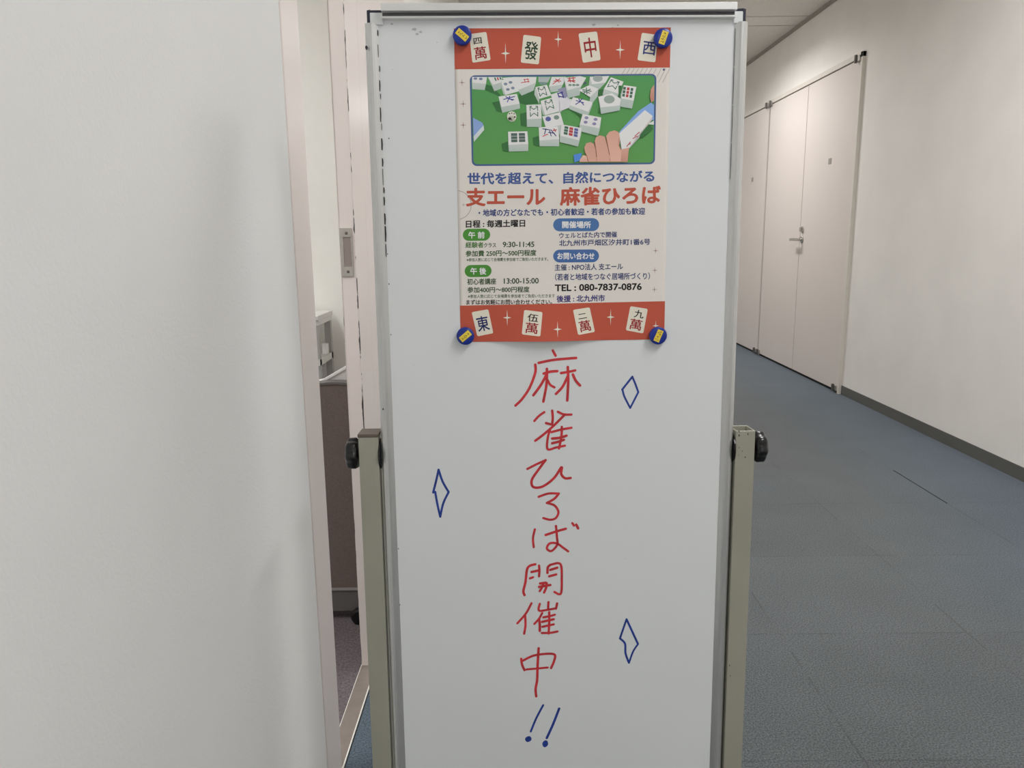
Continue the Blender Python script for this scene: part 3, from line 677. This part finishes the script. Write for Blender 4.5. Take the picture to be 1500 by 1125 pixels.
def badge(body, x0, x1, y0, y1, t, col, dy=-0.5):
    q = bx4(x0, x1, y0, y1, y0+dy, y1+dy); ww, hh = x1-x0, y1-y0
    b = MB(); shape(b, rquad(q, .5*hh/ww, .5, 8), col, 0.00016); o = b.build('badge', INK, poster, post=bend)
    b = MB(); text(b, body, bx4(*t), (236, 236, 232), 0.00028, 0.03); b.build('badge_text', INK, o, post=bend)
badge('午 前', 678, 718, 335.3, 352.9, (686, 710, 339.2, 349.4), (74, 142, 56))
badge('午 後', 680.7, 720, 388.3, 406, (689, 712.4, 391.9, 402.3), (74, 138, 56))
badge('開催場所', 810.3, 877.5, 320, 339, (823.3, 865.5, 324, 334.4), (74, 112, 164))
badge('お問い合わせ', 810.3, 877.3, 365.8, 384.6, (816.3, 870.8, 369.8, 380.2), (72, 106, 160))

# the printed photograph: tiles, die and a hand on green felt
def build_photo():
    b = MB(); z = [0.00016]
    def A(*p): return [uv(690+x/7.757, 100+y/7.757) for x, y in p]
    def B(*p): return [uv(820+x/7.761, 100+y/7.761) for x, y in p]
    frame_q = [P1(174,398), P1(1324,388), P1(1315,935), P1(187,946)]
    def clip(pts):
        for i in range(4):
            (ax, ay), (bx, by) = frame_q[i], frame_q[(i+1) % 4]; out = []
            side = lambda p: (bx-ax)*(p[1]-ay)-(by-ay)*(p[0]-ax)
            for k in range(len(pts)):
                p, q = pts[k-1], pts[k]; a, c = side(p), side(q)
                if (a < 0) != (c < 0): t = a/(a-c); out.append((p[0]+(q[0]-p[0])*t, p[1]+(q[1]-p[1])*t))
                if c < 0: out.append(q)
            pts = out
            if len(pts) < 3: return []
        return pts
    def put(pts, col, grad=None, inside=True):
        if inside: pts = clip(pts)
        if len(pts) < 3: return
        z[0] += 7e-6
        if grad:                                     # printed light-to-dark run down the shape
            vs_ = [p[1] for p in pts]; hi_, lo_ = max(vs_), min(vs_)
            cs = []
            for p in pts:
                t = (hi_-p[1])/(hi_-lo_+1e-9); cs.append(pr(tuple(col[k]*(1-t)+grad[k]*t for k in range(3))))
            b.poly([PL(u, v, z[0]) for u, v in pts], c=cs)
        else: shape(b, pts, col, z[0])
    def ln(pts, col, wd=0.0007): z[0] += 7e-6; stroke(b, pts, wd, z[0], len(pts) > 2, PL, pr(col))
    def dot(F, x, y, r, col, ry=None):
        put(F(*[(x+r*math.cos(k*.5236), y+(ry or r)*math.sin(k*.5236)) for k in range(12)]), col)
    put(rquad([P1(163,388), P1(1335,378), P1(1325,945), P1(177,957)], .028, .055, 6), (72, 96, 140), None, False)
    put(rquad([P1(174,398), P1(1324,388), P1(1315,935), P1(187,946)], .024, .048, 6), (84, 150, 88), (94, 154, 84), False)
    W, F1, F2, SH, TE = (224, 223, 224), (198, 203, 201), (176, 192, 185), (60, 112, 66), (150, 186, 174)
    def tile(F, top, front, shadow=None, col=W, side=None):
        if shadow: put(F(*shadow), SH)
        put(F(*front), F1, F2)
        if side: put(F(*side), (206, 210, 208))
        put(F(*top), col)
    def sticks(F, q, nx, ny, cols, g=.22):
        f = lambda s, t: tuple((q[0][k]*(1-s)+q[1][k]*s)*(1-t)+(q[3][k]*(1-s)+q[2][k]*s)*t for k in (0, 1))
        for i in range(nx):
            for j in range(ny):
                s0, s1, t0, t1 = (i+g)/nx, (i+1-g)/nx, (j+g*.6)/ny, (j+1-g*.6)/ny
                put(F(f(s0, t0), f(s1, t0), f(s1, t1), f(s0, t1)), cols[i % len(cols)])
    def zig(F, q, col):                              # the M and W bamboo figure
        f = lambda s, t: tuple((q[0][k]*(1-s)+q[1][k]*s)*(1-t)+(q[3][k]*(1-s)+q[2][k]*s)*t for k in (0, 1))
        for path in ([(.12,.05),(.12,.42)], [(.88,.05),(.88,.42)], [(.12,.1),(.5,.32),(.88,.1)], [(.12,.58),(.12,.95)], [(.88,.58),(.88,.95)], [(.12,.92),(.5,.66),(.88,.92)], [(.12,.42),(.88,.42)][:0] or [(.3,.04),(.12,.04)], [(.7,.04),(.88,.04)]):
            ln([uvp for uvp in F(*[f(*p) for p in path])], col, 0.0011) if len(path) < 3 else [ln(F(f(*path[i]), f(*path[i+1])), col, 0.0010) for i in range(2)]
    BG, BB, BR = (70, 108, 88), (92, 100, 160), (186, 72, 74)
    # back row
    tile(A, [(12,100),(182,100),(170,178),(12,165)], [(12,165),(170,178),(155,248),(14,238)], [(150,180),(235,200),(330,300),(340,330),(160,250)])
    for x, y in ((50,118), (110,122)): dot(A, x, y, 22, (120, 128, 160), 14)
    tile(A, [(192,100),(350,100),(345,160),(250,190)], [(195,105),(250,190),(345,155),(338,235),(265,262)])
    sticks(A, [(250,100),(345,98),(350,130),(275,155)], 3, 1, [BG, BR, BG])
    tile(A, [(345,110),(490,100),(745,100),(735,165),(545,245)], [(520,235),(738,165),(708,255),(575,312)], [(540,300),(715,250),(730,310),(640,420),(550,400)])
    for p in ([(570,165),(660,150)], [(605,125),(615,160)], [(640,120),(655,160)], [(600,130),(655,125)]): ln(A(*p), (196, 84, 84), .0010)
    put(A((765,100),(905,100),(870,165),(765,155)), (176, 184, 184)); put(A((765,155),(870,162),(850,190),(790,190)), (120, 150, 142))
    tile(A, [(915,100),(1078,100),(1045,185),(885,210)], [(885,205),(1045,180),(1010,260),(905,275)])
    for p in ([(930,180),(1010,120)], [(960,125),(1020,150)], [(975,140),(1000,160)], [(940,150),(990,140)]): ln(A(*p), (192, 76, 78), .0011)
    tile(A, [(338,135),(495,112),(545,262),(392,305)], [(338,135),(392,305),(370,300),(345,225)], side=[(495,112),(520,200),(548,290),(540,262)])
    for x, y in ((392,180), (448,162), (418,242), (474,226)): dot(A, x, y, 21, (120, 136, 156), 15)
    tile(A, [(312,322),(520,292),(552,402),(348,442)], [(312,322),(348,442),(552,402),(556,458),(356,508),(335,430)], [(240,390),(330,370),(370,510),(290,490)])
    for p in ([(370,355),(495,322)], [(395,325),(470,365)], [(440,318),(412,385)], [(430,350),(485,358)]): ln(A(*p), (66, 72, 150), .0012)
    tile(A, [(905,300),(1000,270),(1100,250),(1130,420),(1000,500),(960,470)], [(990,440),(1120,415),(1010,505)], col=(220, 219, 224))
    put(A((985,240),(1100,205),(1120,300),(1070,345),(1000,270)), (150, 150, 178))
    for p in ([(985,290),(1040,275)], [(1000,320),(1055,330)], [(1030,270),(1050,335)], [(985,285),(1000,330)]): ln(A(*p), (58, 58, 140), .0014)
    # bamboo tiles in the middle
    tile(A, [(735,215),(862,190),(912,310),(775,350)], [(735,215),(775,350),(775,410),(720,300),(722,250)], [(700,260),(735,250),(760,400),(640,410)])
    zig(A, [(745,225),(845,205),(875,310),(775,330)], BG)
    tile(A, [(790,372),(945,330),(1002,492),(842,535)], [(790,372),(842,535),(815,530),(795,430)])
    zig(A, [(825,375),(925,350),(955,460),(850,485)], BG)
    tile(A, [(628,418),(795,412),(802,572),(635,582)], [(628,418),(635,582),(802,572),(800,668),(635,668)], [(560,520),(630,500),(640,665),(570,650)])
    zig(A, [(655,430),(768,428),(772,552),(662,558)], BG)
    tile(A, [(808,548),(1012,500),(1052,640),(850,680)], [(850,660),(1052,630),(1040,690),(1000,760),(850,690)])
    dot(A, 876, 578, 32, BB, 27); dot(A, 970, 560, 31, (120, 142, 130), 25)
    tile(A, [(768,672),(985,663),(1002,805),(776,822)], [(776,820),(1002,803),(1000,888),(778,888)], [(700,790),(770,770),(780,890),(715,870)])
    for p, c in (([(815,690),(880,700)], INKB), ([(850,690),(835,750)], INKB), ([(890,700),(910,770)], INKB), ([(905,700),(965,770)], INKB), ([(815,775),(870,750)], BR), ([(930,710),(970,700)], BR), ([(940,690),(960,720)], BR), ([(880,730),(945,740)], INKB)): ln(A(*p), c, .0012)
    tile(A, [(420,722),(640,718),(650,862),(425,872)], [(425,870),(650,858),(650,942),(430,948)], [(350,860),(420,830),(430,950),(365,940)])
    sticks(A, [(445,738),(620,735),(625,840),(448,845)], 2, 3, [(84, 106, 98)], .1)
    # die and the blue-backed tile at the left
    dot(A, 462, 550, 54, (215, 216, 204), 60); dot(A, 458, 575, 38, (186, 188, 172), 34)
    for x, y, r in ((437,518,8), (462,512,8), (488,520,8), (496,556,11), (440,575,20), (462,590,8)): dot(A, x, y, r, (48, 52, 46), r*.8)
    put(A((22,562),(130,622),(142,650),(28,778)), (138, 166, 214)); put(A((28,778),(142,648),(150,702),(34,838)), (206, 216, 216))
    # right half
    tile(B, [(45,110),(228,92),(300,110),(240,212),(88,252)], [(45,110),(88,252),(240,212),(225,310),(95,342),(70,250)])
    for p in ([(90,120),(175,110)], [(90,150),(170,140)], [(110,110),(120,160)], [(150,105),(155,160)], [(100,135),(170,160)]): ln(B(*p), (190, 84, 84), .0013)
    for x in (115, 158, 200): dot(B, x, 193, 20, (126, 150, 138), 13)
    tile(B, [(340,100),(560,90),(520,165),(365,185)], [(340,100),(365,185),(520,165),(430,258),(330,190)])
    dot(B, 430, 118, 56, (160, 170, 168), 40)
    put(B((270,165),(300,155),(300,180),(275,185)), (88, 94, 116))
    tile(B, [(215,252),(332,195),(436,236),(345,332)], [(345,332),(436,236),(430,320),(365,405),(330,400)])
    for p in ([(258,245),(355,265)], [(270,285),(345,240)], [(300,225),(308,295)], [(262,262),(340,285)]): ln(B(*p), (84, 118, 100), .0012)
    tile(B, [(150,330),(372,388),(322,498),(104,420)], [(104,420),(322,498),(372,388),(368,420),(328,525),(300,545),(106,465)], [(106,465),(300,545),(240,570),(220,540)])
    for p in ([(185,370),(270,395)], [(215,350),(235,385)], [(255,350),(225,375)], [(225,385),(180,412)], [(245,390),(270,420)]): ln(B(*p), (62, 66, 140), .0012)
    put(B((0,360),(135,352),(102,452),(0,492)), (216, 216, 220))
    put(B((440,250),(490,240),(480,320),(440,300)), (60, 112, 66))
    tile(B, [(580,105),(722,155),(665,292),(500,238)], [(500,238),(665,292),(655,330),(484,305)], None)
    zig(B, [(570,125),(690,160),(640,250),(525,215)], BG)
    tile(B, [(725,195),(868,215),(838,372),(700,346)], [(725,195),(700,346),(838,372),(818,462),(688,438),(690,300)], [(665,200),(700,200),(690,330),(665,330)])
    sticks(B, [(715,208),(842,228),(822,345),(700,325)], 3, 3, [BG, BR, BG], .16)
    tile(B, [(435,326),(592,286),(692,352),(682,425),(462,448)], [(435,326),(462,445),(682,425),(690,375),(680,482),(468,522)], [(440,440),(468,520),(440,500)])
    dot(B, 560, 357, 62, (150, 164, 156), 47)
    tile(B, [(258,522),(470,562),(445,684),(224,642)], [(224,642),(445,684),(470,565),(455,690),(432,772),(222,716)], [(200,660),(225,650),(225,715)])
    for x, y in ((302,566), (405,584), (292,616), (390,634)): dot(B, x, y, 23, (140, 136, 172), 17)
    tile(B, [(20,640),(248,682),(218,822),(0,768)], [(0,768),(218,822),(248,690),(240,760),(206,892),(0,842)])
    sticks(B, [(48,655),(215,690),(205,790),(35,752)], 3, 3, [BG, BR, BB], .12)
    # rack of tiles and the hand
    put(B((905,770),(1010,640),(1060,690),(930,800)), SH)
    put(B((660,740),(890,490),(1035,392),(1068,420),(1068,600),(1000,560)), (134, 170, 226))
    put(B((672,742),(965,478),(1052,545),(795,905),(700,928)), (230, 226, 230))
    put(B((795,900),(1052,545),(1045,590),(922,722),(902,790),(775,925)), (212, 204, 204), (196, 196, 190))
    for p in ([(760,890),(800,840)], [(850,775),(900,730)], [(830,800),(880,775)], [(775,870),(800,860)]): ln(B(*p), (178, 92, 98), .0013)
    put(B((1005,632),(1068,598),(1066,645),(1012,642)), (216, 220, 216))
    put(B((1030,245),(1062,200),(1070,190),(1070,370),(1036,392),(1022,330)), (206, 158, 138), (184, 130, 112))
    put(B((155,985),(250,965),(230,1050),(165,1072)), (86, 140, 218))
    SK, SK2, SKD = (214, 168, 150), (196, 144, 126), (150, 98, 84)
    put(B((228,1040),(262,990),(320,1000),(420,985),(545,960),(700,925),(785,902),(778,960),(768,1068),(222,1068)), SK, SK2)
    def finger(pts, base, tip): put(B(*pts), base, tip)
    finger([(275,905),(298,855),(345,842),(385,860),(405,930),(412,1060),(330,1060),(288,965)], (206, 158, 140), SK)
    finger([(395,830),(410,785),(455,765),(510,780),(528,850),(560,985),(560,1060),(425,1060),(410,930)], (212, 164, 146), SK)
    finger([(525,770),(560,725),(620,708),(668,730),(682,800),(672,880),(700,935),(690,1060),(575,1060),(555,930)], (214, 166, 148), (222, 178, 160))
    finger([(225,1045),(262,990),(305,1005),(320,1066),(222,1066)], (226, 186, 170), SK)
    ln(B((395,845),(408,930),(416,1010)), SKD, .0010); ln(B((525,790),(545,900),(562,985)), SKD, .0010); ln(B((672,790),(664,870),(695,930)), SK2, .0010); ln(B((280,950),(305,1000),(318,1060)), SKD, .0007)
    o = b.build('printed_photograph', INK, poster, post=bend)
build_photo()

# ------------------------------------------------------------------ magnets
def magnet(px, py, ang, where):
    u, v = uv(px, py); r = 0.0128; s0 = lift(u, v)+0.0007
    t = empty('round_magnet', L(u, v, s0), 'round blue magnet with yellow sticker on the poster\'s '+where+' corner', 'magnet', 'blue magnets holding the poster')
    T = lambda h, c, s: L(u+c, v+s, s0+h)
    b = MB(); b.lathe([(0, r*.93), (0.0008, r*.97), (0.0062, r), (0.0074, r*.975), (0.0080, r*.90), (0.0081, r*.5)], T, 44)
    body = b.build('magnet_body', M['blue'], t, smooth=True); es = body.modifiers.new('edges', 'EDGE_SPLIT'); es.split_angle = math.radians(50)
    a = math.radians(ang); ca, sa = math.cos(a), math.sin(a)
    def Q(x, y, h): return L(u+x*ca-y*sa, v+x*sa+y*ca, s0+h)
    b = MB(); hx, hy = 0.0088, 0.0043
    vs = [(-hx, -hy), (hx, -hy), (hx, hy), (-hx, hy)]
    b.prism(vs, 0.0081, 0.0084, lambda x, y, h: Q(x, y, h)); st = b.build('sticker', M['sticker'], t)
    b = MB(); rr = random.Random(int(px))
    for k in range(4):                               # four small worn, unreadable characters
        x = -hx*.62+k*hx*.42
        for j in range(3):
            x0 = x+rr.uniform(-.0011, .0011); y0 = rr.uniform(-.0018, .0018); dx = rr.uniform(-.0010, .0010); dy = rr.uniform(-.0010, .0010)
            stroke(b, [(x0-dx, y0-dy), (x0+dx, y0+dy)], .0006, 0.00845+j*1e-5, False, Q)
    b.build('sticker_print', M['sticker_ink'], st)
M['sticker'] = material('yellow_sticker', rgb(222, 196, 66, 1.25), rough=0.5, noise=0.1, nscale=120)
M['sticker_ink'] = material('dark_brown_print', rgb(78, 40, 22), rough=0.6)
magnet(677.4, 54, -40, 'top left')
magnet(969.8, 58, -109, 'top right')
magnet(682, 491.5, 39, 'bottom left')
magnet(962.6, 491, -113, 'bottom right')

# ------------------------------------------------------------------ side room: partition, table, box
pt = empty('low_partition', (-0.75, 1.98, 0), 'low dark taupe fabric partition on casters seen through the door gap', 'partition')
def PTx(a, c, t): return (a, t, c)
top = [(-1.12, 0.655)] + [(-0.58+0.16*(k/10), 0.658+0.016*math.sin(math.pi*min(1, k/10)*.8)) for k in range(11)]
b = MB(); b.prism([(-1.12, 0.098), (-0.405, 0.098)] + top[::-1], 1.965, 1.995, PTx); fp = b.build('fabric_panel', M['fabric'], pt)
b = MB()
for i in range(len(top)-1):
    (xa_, za_), (xb_, zb_) = top[i], top[i+1]
    b.prism([(xa_, za_), (xb_, zb_), (xb_, zb_+0.006), (xa_, za_+0.006)], 1.962, 1.998, PTx)
b.build('edge_trim', M['kick'], fp)
b = MB(); b.prism([(-1.15, 0.55), (-0.405, 0.55), (-0.405, 0.735), (-0.521, 0.670), (-0.60, 0.655), (-1.15, 0.63)], 2.01, 2.03, PTx); rp = b.build('rear_panel', M['partition_grey'], pt)
b = MB()
for (xa_, za_), (xb_, zb_) in (((-1.15, .63), (-.60, .655)), ((-.60, .655), (-.521, .670)), ((-.521, .670), (-.405, .735))):
    b.prism([(xa_, za_), (xb_, zb_), (xb_, zb_+0.007), (xa_, za_+0.007)], 2.006, 2.034, PTx)
b.build('edge_trim', M['white'], rp)
b = MB(); b.box((-1.12, 1.968, 0.028), (-0.405, 2.03, 0.090)); b.build('kick_panel', M['kick'], pt)
b = MB(); b.box((-1.12, 1.964, 0.090), (-0.405, 1.997, 0.098)); b.build('bottom_rail', M['rail_grey'], pt)
for x in (-0.437, -1.05):
    b = MB(); b.lathe([(-0.011, 0.018), (-0.008, 0.023), (0.008, 0.023), (0.011, 0.018)], lambda t, c, s, x=x: (x+c, 1.945+t, 0.023+s), 28); b.build('caster', M['black'], pt)

tb = empty('side_table', (-1.22, 3.60, 0), 'narrow grey white table with a lower shelf against the side room wall', 'table')
xr_ = -0.897
b = MB(); b.box((-1.60, 3.465, 0.683), (xr_, 3.745, 0.705)); b.build('tabletop', M['table'], tb, bevel=0.003)
b = MB(); b.box((-1.58, 3.475, 0.660), (xr_-0.004, 3.735, 0.683)); b.build('apron', M['table'], tb)
for x in (-1.58, xr_-0.036):
    for y in (3.475, 3.705):
        b = MB(); b.box((x, y, 0), (x+0.030, y+0.028, 0.660)); b.build('leg', M['table_leg'], tb)
b = MB(); b.box((-1.575, 3.47, 0.472), (xr_-0.006, 3.735, 0.500)); b.build('lower_shelf', M['table'], tb)
bx_ = MB(); bx_.box((-0.935, 3.64, 0.5005), (-0.910, 3.68, 0.552)); bo_ = bx_.build('small_box', M['white'], bevel=0.003)
tag(bo_, 'small white box on the lower shelf of the side table', 'box')
